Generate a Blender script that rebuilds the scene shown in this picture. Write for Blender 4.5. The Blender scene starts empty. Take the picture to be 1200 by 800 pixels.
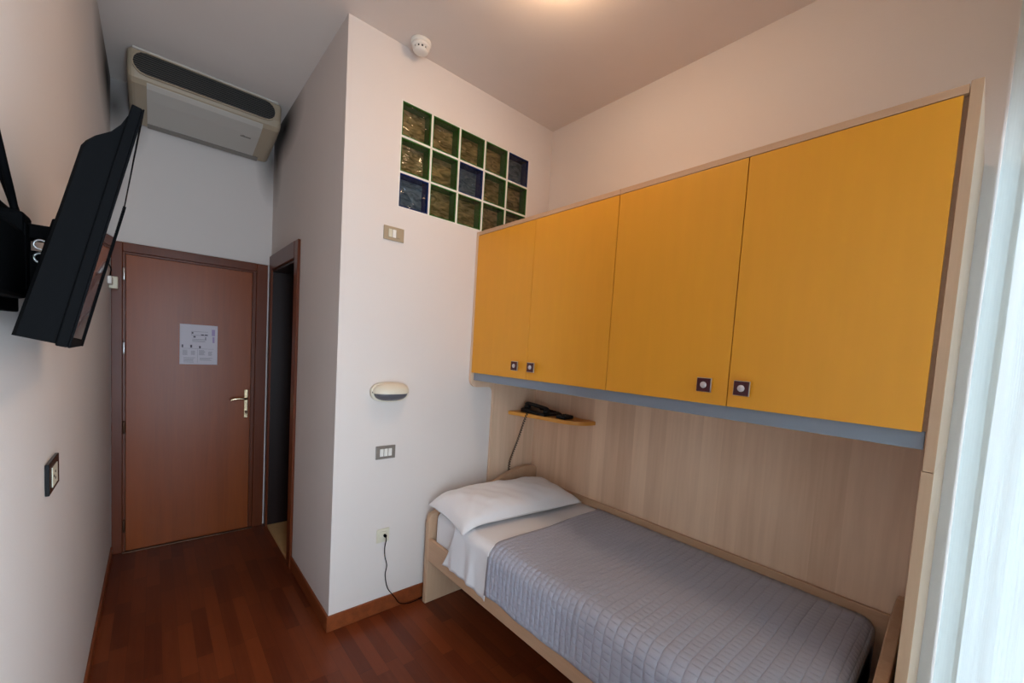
import bpy, bmesh, math, random
from mathutils import Vector, Matrix
random.seed(7)
PI = math.pi
SC = bpy.context.scene
COL = SC.collection

# ------------------------------------------------------------------ node helpers
class NT:
    def __init__(s, name):
        s.m = bpy.data.materials.new(name); s.m.use_nodes = True
        s.t = s.m.node_tree; s.t.nodes.clear()
        s.out = s.t.nodes.new('ShaderNodeOutputMaterial')
    def n(s, kind, **kw):
        nd = s.t.nodes.new(kind)
        for k, v in kw.items():
            if k.startswith('_'): nd.inputs[k[1:].replace('_', ' ')].default_value = v
            else: setattr(nd, k, v)
        return nd
    def l(s, a, b): s.t.links.new(a, b)
    def math(s, op, a, b=None, c=None):
        nd = s.t.nodes.new('ShaderNodeMath'); nd.operation = op
        for i, v in enumerate((a, b, c)):
            if v is None: continue
            if isinstance(v, (int, float)): nd.inputs[i].default_value = v
            else: s.l(v, nd.inputs[i])
        return nd.outputs[0]
    def mix(s, f, a, b):
        nd = s.t.nodes.new('ShaderNodeMix'); nd.data_type = 'RGBA'
        for idx, v in ((0, f), (6, a), (7, b)):
            if isinstance(v, (int, float)): nd.inputs[idx].default_value = v
            elif isinstance(v, tuple): nd.inputs[idx].default_value = v
            else: s.l(v, nd.inputs[idx])
        return nd.outputs[2]

def c4(c): return (c[0], c[1], c[2], 1.0)

def mat(name, col, rough=0.5, metal=0.0, var=0.0, vscale=8.0, bump=0.0, bscale=60.0, coat=0.0, spec=0.5, trans=0.0, ior=1.45, sheen=0.0, stretch=None):
    k = NT(name)
    p = k.n('ShaderNodeBsdfPrincipled')
    p.inputs['Base Color'].default_value = c4(col)
    p.inputs['Roughness'].default_value = rough
    p.inputs['Metallic'].default_value = metal
    p.inputs['Coat Weight'].default_value = coat
    p.inputs['Specular IOR Level'].default_value = spec
    p.inputs['Transmission Weight'].default_value = trans
    p.inputs['IOR'].default_value = ior
    p.inputs['Sheen Weight'].default_value = sheen
    tc = k.n('ShaderNodeTexCoord')
    mp = k.n('ShaderNodeMapping')
    if stretch: mp.inputs['Scale'].default_value = stretch
    k.l(tc.outputs['Object'], mp.inputs['Vector'])
    nz = k.n('ShaderNodeTexNoise'); nz.inputs['Scale'].default_value = vscale; nz.inputs['Detail'].default_value = 4
    k.l(mp.outputs[0], nz.inputs['Vector'])
    if var > 0:
        a = tuple(min(1, x*(1+var)) for x in col); b = tuple(x*(1-var) for x in col)
        k.l(k.mix(nz.outputs['Fac'], c4(b), c4(a)), p.inputs['Base Color'])
    if bump > 0:
        n2 = k.n('ShaderNodeTexNoise'); n2.inputs['Scale'].default_value = bscale; n2.inputs['Detail'].default_value = 3
        k.l(mp.outputs[0], n2.inputs['Vector'])
        bp = k.n('ShaderNodeBump'); bp.inputs['Strength'].default_value = bump; bp.inputs['Distance'].default_value = 0.004
        k.l(n2.outputs['Fac'], bp.inputs['Height']); k.l(bp.outputs[0], p.inputs['Normal'])
    k.l(p.outputs[0], k.out.inputs[0])
    return k.m

def wood(name, base, dark, axis='z', across='y', band=0.1, bandvar=0.12, grain=0.5, rough=0.45, coat=0.0, gscale=1.0, spec=0.3):
    """grain runs along `axis`; bands (staves) change along `across`"""
    k = NT(name)
    p = k.n('ShaderNodeBsdfPrincipled'); p.inputs['Roughness'].default_value = rough; p.inputs['Coat Weight'].default_value = coat
    p.inputs['Coat Roughness'].default_value = 0.25; p.inputs['Specular IOR Level'].default_value = spec
    tc = k.n('ShaderNodeTexCoord'); sp = k.n('ShaderNodeSeparateXYZ'); k.l(tc.outputs['Object'], sp.inputs[0])
    ax = {'x': 0, 'y': 1, 'z': 2}
    mp = k.n('ShaderNodeMapping'); s = [22*gscale]*3; s[ax[axis]] = 1.3*gscale
    mp.inputs['Scale'].default_value = s
    k.l(tc.outputs['Object'], mp.inputs[0])
    cell = k.math('FLOOR', k.math('DIVIDE', sp.outputs[ax[across]], band))
    wn = k.n('ShaderNodeTexWhiteNoise', noise_dimensions='1D'); k.l(cell, wn.inputs['W'])
    # offset each stave's grain
    off = k.n('ShaderNodeVectorMath', operation='ADD'); k.l(mp.outputs[0], off.inputs[0])
    cv = k.n('ShaderNodeCombineXYZ'); k.l(k.math('MULTIPLY', wn.outputs['Value'], 37.0), cv.inputs[ax[axis]]); k.l(cv.outputs[0], off.inputs[1])
    nz = k.n('ShaderNodeTexNoise'); nz.inputs['Scale'].default_value = 1.0; nz.inputs['Detail'].default_value = 6; nz.inputs['Distortion'].default_value = 0.6
    k.l(off.outputs[0], nz.inputs['Vector'])
    n2 = k.n('ShaderNodeTexNoise'); n2.inputs['Scale'].default_value = 5.0; n2.inputs['Detail'].default_value = 3
    k.l(off.outputs[0], n2.inputs['Vector'])
    g = k.math('MULTIPLY', k.math('ADD', nz.outputs['Fac'], k.math('MULTIPLY', n2.outputs['Fac'], 0.45)), 0.69)
    mr = k.n('ShaderNodeMapRange'); mr.inputs[1].default_value = 0.36; mr.inputs[2].default_value = 0.66
    k.l(g, mr.inputs[0])
    f = k.math('ADD', k.math('MULTIPLY', mr.outputs[0], grain), k.math('MULTIPLY', wn.outputs['Value'], bandvar*4))
    k.l(k.mix(k.math('MINIMUM', f, 1.0), c4(base), c4(dark)), p.inputs['Base Color'])
    k.l(p.outputs[0], k.out.inputs[0])
    return k.m

def floor_mat():
    k = NT('parquet')
    p = k.n('ShaderNodeBsdfPrincipled'); p.inputs['Roughness'].default_value = 0.30; p.inputs['Specular IOR Level'].default_value = 0.28
    tc = k.n('ShaderNodeTexCoord'); sp = k.n('ShaderNodeSeparateXYZ'); k.l(tc.outputs['Object'], sp.inputs[0])
    X, Y = sp.outputs[0], sp.outputs[1]
    row = k.math('FLOOR', k.math('DIVIDE', X, 0.067))
    wr = k.n('ShaderNodeTexWhiteNoise', noise_dimensions='1D'); k.l(row, wr.inputs['W'])
    yy = k.math('ADD', k.math('DIVIDE', Y, 0.46), k.math('MULTIPLY', wr.outputs['Value'], 7.3))
    cell = k.math('FLOOR', yy)
    cv = k.n('ShaderNodeCombineXYZ'); k.l(row, cv.inputs[0]); k.l(cell, cv.inputs[1])
    wn = k.n('ShaderNodeTexWhiteNoise', noise_dimensions='2D'); k.l(cv.outputs[0], wn.inputs['Vector'])
    mp = k.n('ShaderNodeMapping'); mp.inputs['Scale'].default_value = (60, 3, 1); k.l(tc.outputs['Object'], mp.inputs[0])
    ad = k.n('ShaderNodeVectorMath', operation='ADD'); k.l(mp.outputs[0], ad.inputs[0]); k.l(wn.outputs['Color'], ad.inputs[1])
    sc = k.n('ShaderNodeVectorMath', operation='SCALE'); sc.inputs['Scale'].default_value = 30; k.l(wn.outputs['Color'], sc.inputs[0]); k.l(sc.outputs[0], ad.inputs[1])
    nz = k.n('ShaderNodeTexNoise'); nz.inputs['Scale'].default_value = 1; nz.inputs['Detail'].default_value = 5; k.l(ad.outputs[0], nz.inputs['Vector'])
    f = k.math('ADD', k.math('MULTIPLY', wn.outputs['Value'], 0.62), k.math('MULTIPLY', nz.outputs['Fac'], 0.38))
    col = k.mix(f, c4((0.075, 0.014, 0.006)), c4((0.215, 0.047, 0.013)))
    # joints
    fx = k.math('FRACT', k.math('DIVIDE', X, 0.067)); fy = k.math('FRACT', yy)
    jx = k.math('LESS_THAN', fx, 0.022); jy = k.math('LESS_THAN', fy, 0.005)
    j = k.math('MULTIPLY', k.math('MAXIMUM', jx, jy), 0.5)
    k.l(k.mix(j, col, c4((0.03, 0.01, 0.006))), p.inputs['Base Color'])
    k.l(p.outputs[0], k.out.inputs[0])
    return k.m

def quilt_mat():
    k = NT('grey_quilted_cotton')
    p = k.n('ShaderNodeBsdfPrincipled'); p.inputs['Roughness'].default_value = 0.75; p.inputs['Sheen Weight'].default_value = 0.25
    uv = k.n('ShaderNodeUVMap'); uv.uv_map = 'UVMap'
    sp = k.n('ShaderNodeSeparateXYZ'); k.l(uv.outputs[0], sp.inputs[0])
    U, V = sp.outputs[0], sp.outputs[1]
    per = 0.022
    a = k.math('SINE', k.math('MULTIPLY', U, PI/0.030))
    b = k.math('SINE', k.math('MULTIPLY', V, PI/0.030))
    ha = k.math('POWER', k.math('ABSOLUTE', a), 0.35); hb = k.math('POWER', k.math('ABSOLUTE', b), 0.5)
    h = k.math('MULTIPLY', k.math('ADD', 0.35, k.math('MULTIPLY', ha, 0.65)), hb)
    bp = k.n('ShaderNodeBump'); bp.inputs['Strength'].default_value = 0.9; bp.inputs['Distance'].default_value = 0.006
    k.l(h, bp.inputs['Height']); k.l(bp.outputs[0], p.inputs['Normal'])
    tc = k.n('ShaderNodeTexCoord'); nz = k.n('ShaderNodeTexNoise'); nz.inputs['Scale'].default_value = 400; k.l(tc.outputs['Object'], nz.inputs['Vector'])
    f = k.math('MULTIPLY', nz.outputs['Fac'], 0.5)
    k.l(k.mix(f, c4((0.385, 0.39, 0.475)), c4((0.50, 0.505, 0.60))), p.inputs['Base Color'])
    k.l(p.outputs[0], k.out.inputs[0])
    return k.m

def glass_thin(name, tint=(0.95, 0.97, 0.98), rough=0.02):
    k = NT(name)
    fr = k.n('ShaderNodeFresnel'); fr.inputs['IOR'].default_value = 1.45
    tr = k.n('ShaderNodeBsdfTransparent'); tr.inputs[0].default_value = c4(tint)
    gl = k.n('ShaderNodeBsdfGlossy'); gl.inputs['Roughness'].default_value = rough
    mx = k.n('ShaderNodeMixShader'); k.l(fr.outputs[0], mx.inputs[0]); k.l(tr.outputs[0], mx.inputs[1]); k.l(gl.outputs[0], mx.inputs[2])
    k.l(mx.outputs[0], k.out.inputs[0]); return k.m

def sheer_mat(name='white_sheer_curtain', tl=0.195):
    k = NT(name)
    d = k.n('ShaderNodeBsdfDiffuse'); d.inputs[0].default_value = (0.80, 0.86, 0.86, 1)
    t = k.n('ShaderNodeBsdfTranslucent'); t.inputs[0].default_value = (0.42, 0.45, 0.44, 1)
    m1 = k.n('ShaderNodeMixShader'); m1.inputs[0].default_value = tl; k.l(d.outputs[0], m1.inputs[1]); k.l(t.outputs[0], m1.inputs[2])
    tr = k.n('ShaderNodeBsdfTransparent')
    uv = k.n('ShaderNodeUVMap'); uv.uv_map = 'UVMap'
    sp = k.n('ShaderNodeSeparateXYZ'); k.l(uv.outputs[0], sp.inputs[0])
    s = k.math('SINE', k.math('MULTIPLY', sp.outputs[0], 2*PI/0.011))
    f = k.math('ADD', 0.014, k.math('MULTIPLY', s, 0.013))
    m2 = k.n('ShaderNodeMixShader'); k.l(f, m2.inputs[0]); k.l(m1.outputs[0], m2.inputs[1]); k.l(tr.outputs[0], m2.inputs[2])
    k.l(m2.outputs[0], k.out.inputs[0]); return k.m

def block_pane(name, col, rough=0.08):
    k = NT(name)
    tc = k.n('ShaderNodeTexCoord')
    mp = k.n('ShaderNodeMapping'); mp.inputs['Rotation'].default_value = (0, 0.7, 0); mp.inputs['Scale'].default_value = (9, 9, 17)
    k.l(tc.outputs['Object'], mp.inputs[0])
    nz = k.n('ShaderNodeTexNoise'); nz.inputs['Scale'].default_value = 1.0; nz.inputs['Distortion'].default_value = 1.2; nz.inputs['Detail'].default_value = 1
    k.l(mp.outputs[0], nz.inputs['Vector'])
    bp = k.n('ShaderNodeBump'); bp.inputs['Strength'].default_value = 0.9; bp.inputs['Distance'].default_value = 0.02; k.l(nz.outputs['Fac'], bp.inputs['Height'])
    fr = k.n('ShaderNodeFresnel'); fr.inputs['IOR'].default_value = 1.5; k.l(bp.outputs[0], fr.inputs['Normal'])
    tr = k.n('ShaderNodeBsdfTransparent'); tr.inputs[0].default_value = c4(col)
    gl = k.n('ShaderNodeBsdfGlossy'); gl.inputs['Roughness'].default_value = rough; k.l(bp.outputs[0], gl.inputs['Normal'])
    mx = k.n('ShaderNodeMixShader'); k.l(fr.outputs[0], mx.inputs[0]); k.l(tr.outputs[0], mx.inputs[1]); k.l(gl.outputs[0], mx.inputs[2])
    k.l(mx.outputs[0], k.out.inputs[0]); return k.m

def block_back(name, c1, c2):
    """inner face of the far pane: wavy pressed glass, lets some light through"""
    k = NT(name)
    tc = k.n('ShaderNodeTexCoord')
    mp = k.n('ShaderNodeMapping'); mp.inputs['Rotation'].default_value = (0, 0.8, 0); mp.inputs['Scale'].default_value = (13, 9, 34)
    k.l(tc.outputs['Object'], mp.inputs[0])
    nz = k.n('ShaderNodeTexNoise'); nz.inputs['Scale'].default_value = 1.0; nz.inputs['Distortion'].default_value = 1.5; nz.inputs['Detail'].default_value = 1.5
    k.l(mp.outputs[0], nz.inputs['Vector'])
    mr = k.n('ShaderNodeMapRange'); mr.inputs[1].default_value = 0.35; mr.inputs[2].default_value = 0.68; k.l(nz.outputs['Fac'], mr.inputs[0])
    col = k.mix(mr.outputs[0], c4(c1), c4(c2))
    bp = k.n('ShaderNodeBump'); bp.inputs['Strength'].default_value = 0.8; bp.inputs['Distance'].default_value = 0.02; k.l(nz.outputs['Fac'], bp.inputs['Height'])
    p = k.n('ShaderNodeBsdfPrincipled'); p.inputs['Roughness'].default_value = 0.18; k.l(col, p.inputs['Base Color']); k.l(bp.outputs[0], p.inputs['Normal'])
    t = k.n('ShaderNodeBsdfTranslucent'); k.l(col, t.inputs[0])
    mx = k.n('ShaderNodeMixShader'); mx.inputs[0].default_value = 0.35; k.l(p.outputs[0], mx.inputs[1]); k.l(t.outputs[0], mx.inputs[2])
    k.l(mx.outputs[0], k.out.inputs[0]); return k.m

def emis(name, col, st):
    k = NT(name); e = k.n('ShaderNodeEmission'); e.inputs[0].default_value = c4(col); e.inputs[1].default_value = st
    k.l(e.outputs[0], k.out.inputs[0]); return k.m

M = {}
PXC, D_ = 0.981, 3.98
M['wall'] = mat('painted_plaster', (0.70, 0.625, 0.58), 0.85, var=0.03, vscale=1.5, bump=0.12, bscale=160)
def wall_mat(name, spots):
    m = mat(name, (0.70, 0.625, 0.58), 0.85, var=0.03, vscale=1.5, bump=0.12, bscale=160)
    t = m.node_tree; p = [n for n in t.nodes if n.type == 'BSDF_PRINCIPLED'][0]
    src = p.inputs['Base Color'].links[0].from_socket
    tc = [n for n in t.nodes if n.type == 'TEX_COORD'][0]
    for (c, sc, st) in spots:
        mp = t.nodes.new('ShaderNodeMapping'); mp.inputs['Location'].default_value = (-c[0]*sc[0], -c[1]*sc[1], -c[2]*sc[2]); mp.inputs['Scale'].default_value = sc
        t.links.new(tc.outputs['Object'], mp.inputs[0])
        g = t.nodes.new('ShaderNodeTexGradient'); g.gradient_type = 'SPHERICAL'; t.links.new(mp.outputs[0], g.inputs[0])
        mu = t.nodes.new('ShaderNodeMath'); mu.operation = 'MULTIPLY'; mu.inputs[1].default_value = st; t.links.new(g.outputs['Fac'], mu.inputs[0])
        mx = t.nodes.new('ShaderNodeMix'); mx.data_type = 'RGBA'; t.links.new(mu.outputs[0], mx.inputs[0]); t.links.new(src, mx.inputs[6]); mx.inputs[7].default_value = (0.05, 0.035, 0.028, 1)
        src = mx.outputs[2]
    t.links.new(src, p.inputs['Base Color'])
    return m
M['wall_patchy_corridor'] = wall_mat('plaster_dark_patches_right', [((PXC, 3.62, 3.24), (3, 1.7, 3.8), 1.0), ((PXC, 3.86, 3.10), (4, 4.5, 2.4), 0.8)])  # plaster darkened in soft patches by the air conditioner's right end
M['wall_patchy_left'] = wall_mat('plaster_dark_patch_left', [((0, 3.70, 3.22), (3, 1.2, 2.6), 1.0)])  # one soft darker patch on the plaster by the air conditioner's left end
M['wall_patchy_back'] = wall_mat('plaster_dark_patches_end', [((0.02, D_, 3.15), (5, 5, 2.6), 0.9), ((0.97, D_, 3.10), (8, 5, 2.6), 0.8)])  # end wall darker in soft patches on either side of the air conditioner
M['ceil'] = mat('ceiling_plaster', (0.73, 0.64, 0.58), 0.9, var=0.02, bump=0.08, bscale=120)
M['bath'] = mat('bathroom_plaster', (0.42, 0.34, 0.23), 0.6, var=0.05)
M['floor'] = floor_mat()
M['skirt'] = wood('reddish_skirting_wood', (0.27, 0.068, 0.020), (0.13, 0.030, 0.010), 'y', 'z', 0.3, 0.05, 0.6, 0.35)
M['door'] = wood('reddish_door_veneer', (0.275, 0.060, 0.009), (0.185, 0.036, 0.006), 'z', 'x', 0.4, 0.02, 0.55, 0.34, gscale=0.7)
M['frame'] = wood('reddish_frame_wood', (0.145, 0.032, 0.009), (0.085, 0.018, 0.006), 'z', 'x', 0.4, 0.04, 0.5, 0.32)
M['darkwood'] = wood('dark_bathroom_door', (0.022, 0.009, 0.007), (0.012, 0.006, 0.005), 'z', 'x', 0.4, 0.04, 0.5, 0.4)
M['marble'] = mat('beige_marble', (0.60, 0.35, 0.15), 0.3, var=0.12, vscale=12)
M['panel'] = wood('pale_oak_panelling', (0.93, 0.67, 0.475), (0.64, 0.395, 0.25), 'z', 'y', 0.105, 0.125, 0.38, 0.5, gscale=0.55)
M['panelx'] = wood('pale_oak_side', (0.78, 0.55, 0.385), (0.54, 0.35, 0.225), 'z', 'x', 0.09, 0.05, 0.42, 0.5, gscale=0.6)
M['oak'] = wood('pale_oak_edging', (0.60, 0.375, 0.235), (0.46, 0.27, 0.16), 'y', 'z', 0.4, 0.03, 0.5, 0.45)
M['oakv'] = wood('pale_oak_upright', (0.58, 0.375, 0.24), (0.45, 0.275, 0.165), 'z', 'x', 0.4, 0.03, 0.5, 0.45)
M['yellow'] = mat('yellow_laminate', (0.76, 0.325, 0.020), 0.42, var=0.045, vscale=3, stretch=(10, 10, 1), bump=0.05, bscale=300)
M['yedge'] = mat('yellow_edge_band', (0.78, 0.34, 0.06), 0.45)
M['bluegrey'] = mat('blue_grey_laminate', (0.235, 0.265, 0.315), 0.45, var=0.03)
M['knobred'] = mat('dark_red_enamel', (0.055, 0.006, 0.010), 0.25)
M['steel'] = mat('brushed_steel', (0.62, 0.60, 0.60), 0.28, metal=1.0)
M['knobdot'] = mat('satin_steel', (0.60, 0.54, 0.56), 0.4, metal=0.3)
M['brass'] = mat('satin_brass', (0.70, 0.55, 0.35), 0.25, metal=1.0)
M['hinge'] = mat('dark_bronze', (0.10, 0.05, 0.03), 0.35, metal=0.8)
M['black'] = mat('black_plastic', (0.0022, 0.0022, 0.0025), 0.7, spec=0.04)
M['gloss'] = mat('glossy_black_bezel', (0.005, 0.005, 0.006), 0.25, spec=0.3)
M['screen'] = mat('black_lcd_glass', (0.005, 0.005, 0.006), 0.03, spec=0.5)
M['phone'] = mat('black_phone_plastic', (0.007, 0.007, 0.008), 0.4, spec=0.3)
M['cream'] = mat('cream_plastic', (0.66, 0.60, 0.46), 0.4)
M['acwhite'] = mat('off_white_plastic', (0.53, 0.485, 0.43), 0.4)
M['acyel'] = mat('yellowed_plastic', (0.40, 0.315, 0.22), 0.45)
M['acdark'] = mat('dark_vent', (0.012, 0.012, 0.012), 0.6)
M['acslat'] = mat('grey_vent_slat', (0.085, 0.08, 0.07), 0.5)
M['acgrey'] = mat('grey_intake', (0.25, 0.22, 0.19), 0.5)
M['white'] = mat('white_plastic', (0.78, 0.74, 0.69), 0.4)
M['tan'] = mat('tan_switch_plate', (0.42, 0.33, 0.22), 0.35, metal=0.25)
M['taupe'] = mat('taupe_switch_plate', (0.25, 0.215, 0.185), 0.35, metal=0.25)
M['lampcream'] = mat('cream_lamp_shell', (0.70, 0.62, 0.49), 0.35)
M['lens'] = mat('smoked_ribbed_lens', (0.11, 0.105, 0.115), 0.18, bump=0.2, bscale=200)
M['linen'] = mat('white_cotton', (0.80, 0.77, 0.78), 0.85, sheen=0.2, bump=0.35, bscale=14)
M['quilt'] = quilt_mat()
M['paper'] = mat('white_paper', (0.60, 0.54, 0.58), 0.6)
M['ink'] = mat('grey_ink', (0.24, 0.21, 0.24), 0.7)
M['inkdark'] = mat('dark_ink', (0.10, 0.08, 0.10), 0.7)
M['inklilac'] = mat('lilac_ink', (0.38, 0.29, 0.46), 0.7)
M['grout'] = mat('white_grout', (0.76, 0.72, 0.66), 0.7)
M['clear'] = glass_thin('window_glass')
M['sheer'] = sheer_mat()
M['hem'] = sheer_mat('white_curtain_hem', 0.52)
M['uframe'] = mat('white_window_frame', (0.75, 0.75, 0.74), 0.4)
M['greenside'] = mat('green_glass_side', (0.030, 0.12, 0.020), 0.12)
M['blueside'] = mat('blue_glass_side', (0.006, 0.022, 0.105), 0.12)
M['greenpane'] = block_pane('clear_green_pane', (0.90, 0.94, 0.86))
M['bluepane'] = block_pane('clear_blue_pane', (0.80, 0.88, 0.96))
M['greenback'] = block_back('wavy_green_pane', (0.26, 0.19, 0.065), (0.80, 0.56, 0.27))
M['blueback'] = block_back('wavy_blue_pane', (0.13, 0.18, 0.20), (0.42, 0.46, 0.45))
M['glow'] = emis('lit_opal_glass', (1.0, 0.69, 0.44), 46.0)

# ------------------------------------------------------------------ mesh helpers
def bx(bm, x0, x1, y0, y1, z0, z1, bev=0.0, seg=2):
    vs = [bm.verts.new((x, y, z)) for x in (x0, x1) for y in (y0, y1) for z in (z0, z1)]
    f = [(0, 1, 3, 2), (4, 6, 7, 5), (0, 4, 5, 1), (2, 3, 7, 6), (0, 2, 6, 4), (1, 5, 7, 3)]
    fs = [bm.faces.new([vs[i] for i in q]) for q in f]
    if bev > 0:
        es = list({e for q in fs for e in q.edges})
        bmesh.ops.bevel(bm, geom=es, offset=bev, segments=seg, affect='EDGES', profile=0.5)
    return bm

def prism(bm, pts, axis, a, b, bev=0.0, seg=2):
    """pts 2D polygon in the two other axes (cyclic order x,y,z), extruded from a to b"""
    def P(u, v, w):
        return {'x': (w, u, v), 'y': (u, w, v), 'z': (u, v, w)}[axis]
    A = [bm.verts.new(P(u, v, a)) for u, v in pts]; B = [bm.verts.new(P(u, v, b)) for u, v in pts]
    fs = [bm.faces.new(A), bm.faces.new(list(reversed(B)))]
    n = len(pts)
    for i in range(n):
        fs.append(bm.faces.new([A[i], B[i], B[(i+1) % n], A[(i+1) % n]]))
    bmesh.ops.recalc_face_normals(bm, faces=fs)
    if bev > 0:
        es = list({e for q in fs[:2] for e in q.edges})
        bmesh.ops.bevel(bm, geom=es, offset=bev, segments=seg, affect='EDGES', profile=0.5)
    return bm

def lathe(bm, prof, seg=32, M4=None):
    """profile (r,z) around local z"""
    M4 = M4 or Matrix.Identity(4); rings = []
    for r, z in prof:
        if r < 1e-6: rings.append([bm.verts.new(M4 @ Vector((0, 0, z)))])
        else: rings.append([bm.verts.new(M4 @ Vector((r*math.cos(2*PI*i/seg), r*math.sin(2*PI*i/seg), z))) for i in range(seg)])
    fs = []
    for A, B in zip(rings, rings[1:]):
        for i in range(seg):
            j = (i+1) % seg
            if len(A) == 1 and len(B) == 1: continue
            if len(A) == 1: fs.append(bm.faces.new([A[0], B[i], B[j]]))
            elif len(B) == 1: fs.append(bm.faces.new([A[i], A[j], B[0]]))
            else: fs.append(bm.faces.new([A[i], A[j], B[j], B[i]]))
    if len(rings[0]) > 1: fs.append(bm.faces.new(rings[0]))
    if len(rings[-1]) > 1: fs.append(bm.faces.new(rings[-1]))
    bmesh.ops.recalc_face_normals(bm, faces=fs)
    for f in fs: f.smooth = True
    return bm

def smooth_path(pts, n=8):
    P = [Vector(p) for p in pts]; out = []
    P = [P[0]*2-P[1]] + P + [P[-1]*2-P[-2]]
    for i in range(1, len(P)-2):
        for k in range(n):
            t = k/n
            out.append(0.5*((2*P[i]) + (-P[i-1]+P[i+1])*t + (2*P[i-1]-5*P[i]+4*P[i+1]-P[i+2])*t*t + (-P[i-1]+3*P[i]-3*P[i+1]+P[i+2])*t**3))
    out.append(P[-2]); return out

def tube(bm, pts, r, seg=8, smooth=6):
    P = smooth_path(pts, smooth) if smooth else [Vector(p) for p in pts]
    rings = []; up = Vector((0.13, 0.31, 0.94)).normalized()
    for i, p in enumerate(P):
        d = (P[min(i+1, len(P)-1)]-P[max(i-1, 0)]).normalized()
        a = d.cross(up)
        if a.length < 1e-3: a = d.cross(Vector((1, 0, 0)))
        a.normalize(); b = d.cross(a)
        rings.append([bm.verts.new(p+r*(math.cos(2*PI*k/seg)*a+math.sin(2*PI*k/seg)*b)) for k in range(seg)])
    fs = []
    for A, B in zip(rings, rings[1:]):
        for k in range(seg):
            fs.append(bm.faces.new([A[k], A[(k+1) % seg], B[(k+1) % seg], B[k]]))
    fs.append(bm.faces.new(rings[0])); fs.append(bm.faces.new(rings[-1]))
    bmesh.ops.recalc_face_normals(bm, faces=fs)
    for f in fs[:-2]: f.smooth = True
    return bm

def grid(bm, fn, nu, nv, uvfn=None, closed=False):
    V = [[bm.verts.new(fn(i/nu, j/nv)) for j in range(nv+1)] for i in range(nu+1)]
    uvl = bm.loops.layers.uv.get('UVMap') or bm.loops.layers.uv.new('UVMap')
    for i in range(nu):
        for j in range(nv):
            idx = [(i, j), (i+1, j), (i+1, j+1), (i, j+1)]
            f = bm.faces.new([V[a][b] for a, b in idx]); f.smooth = True
            if uvfn:
                for lp, (a, b) in zip(f.loops, idx): lp[uvl].uv = uvfn(a/nu, b/nv)
    return V

def obj(name, bm, m, parent=None, origin=None, autosmooth=False):
    me = bpy.data.meshes.new(name)
    o = bpy.data.objects.new(name, me)
    if parent is not None:
        o.parent = parent
        off = parent.get('_org', None)
        if off is not None: bmesh.ops.translate(bm, verts=bm.verts, vec=-Vector(off))
    elif origin is not None:
        bmesh.ops.translate(bm, verts=bm.verts, vec=-Vector(origin)); o.location = origin
    bm.to_mesh(me); bm.free()
    me.materials.append(m)
    COL.objects.link(o)
    return o

ROOTS = []
def thing(name, label, cat, loc, group=None, kind=None):
    o = bpy.data.objects.new(name, None); COL.objects.link(o)
    o.location = loc; o['_org'] = list(loc); ROOTS.append(o); o.empty_display_size = 0.05
    if label: o['label'] = label
    if cat: o['category'] = cat
    if group: o['group'] = group
    if kind: o['kind'] = kind
    return o

def sub(name, bm, m, parent, root):
    """a sub-part: child of a part mesh whose coordinates are already relative to root"""
    me = bpy.data.meshes.new(name)
    bmesh.ops.translate(bm, verts=bm.verts, vec=-Vector(root['_org']))
    bm.to_mesh(me); bm.free(); me.materials.append(m)
    o = bpy.data.objects.new(name, me); COL.objects.link(o); o.parent = parent
    return o

def tag(o, label, cat, group=None):
    o['label'] = label; o['category'] = cat
    if group: o['group'] = group
    return o

def struct(name, bm, m, label=None, cat=None):
    o = obj(name, bm, m); o['kind'] = 'structure'
    if label: o['label'] = label
    if cat: o['category'] = cat
    return o

def B(*a, **k): return bx(bmesh.new(), *a, **k)

# ------------------------------------------------------------------ dimensions
W, H, D = 2.514, 3.329, 3.98
PX, PY = 0.981, 2.241          # outer faces of the bathroom block
CF = 1.857                     # cabinet front plane
YF = -0.25                     # inside face of the window wall
# ------------------------------------------------------------------ shell
struct('floor', B(-0.12, W+0.12, YF-0.2, D+0.12, -0.1, 0), M['floor'], 'reddish brown strip parquet floor running towards the entrance door', 'floor')
struct('ceiling', B(-0.12, W+0.12, YF-0.2, D+0.12, H, H+0.1), M['ceil'], 'off-white plain plaster ceiling over the whole room', 'ceiling')
struct('wall_left', B(-0.12, 0, YF-0.2, D+0.12, 0, H), M['wall_patchy_left'], 'long off-white left wall behind the television', 'wall')
struct('wall_right', B(W, W+0.12, YF-0.2, D+0.12, 0, H), M['wall'], 'off-white wall above and behind the yellow cabinets', 'wall')
struct('wall_back', B(0, W, D, D+0.12, 0, H), M['wall_patchy_back'], 'off-white end wall above the entrance door', 'wall')
# corridor side of the bathroom block, with the doorway
T2 = 0.17
DY0, DY1, DZ = 3.135, 3.905, 2.205
bm = bmesh.new()
bx(bm, PX, PX+T2, PY, DY0, 0, H); bx(bm, PX, PX+T2, DY1, D, 0, H); bx(bm, PX, PX+T2, DY0, DY1, DZ, H)
struct('wall_corridor', bm, M['wall_patchy_corridor'], 'shaded side of the white bathroom block facing the corridor', 'wall')
# front of the bathroom block with the glass block opening
GX0, GZ1 = 1.2957-0.006, 3.0346+0.004
GX1, GZ0 = GX0+1.0+0.002, GZ1-0.6
FT = 0.10
bm = bmesh.new()
bx(bm, PX+T2, GX0, PY, PY+FT, 0, H); bx(bm, GX1, W, PY, PY+FT, 0, H)
bx(bm, GX0, GX1, PY, PY+FT, 0, GZ0); bx(bm, GX0, GX1, PY, PY+FT, GZ1, H)
struct('wall_headboard', bm, M['wall'], 'white wall at the head of the bed, pierced by glass blocks', 'wall')
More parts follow.
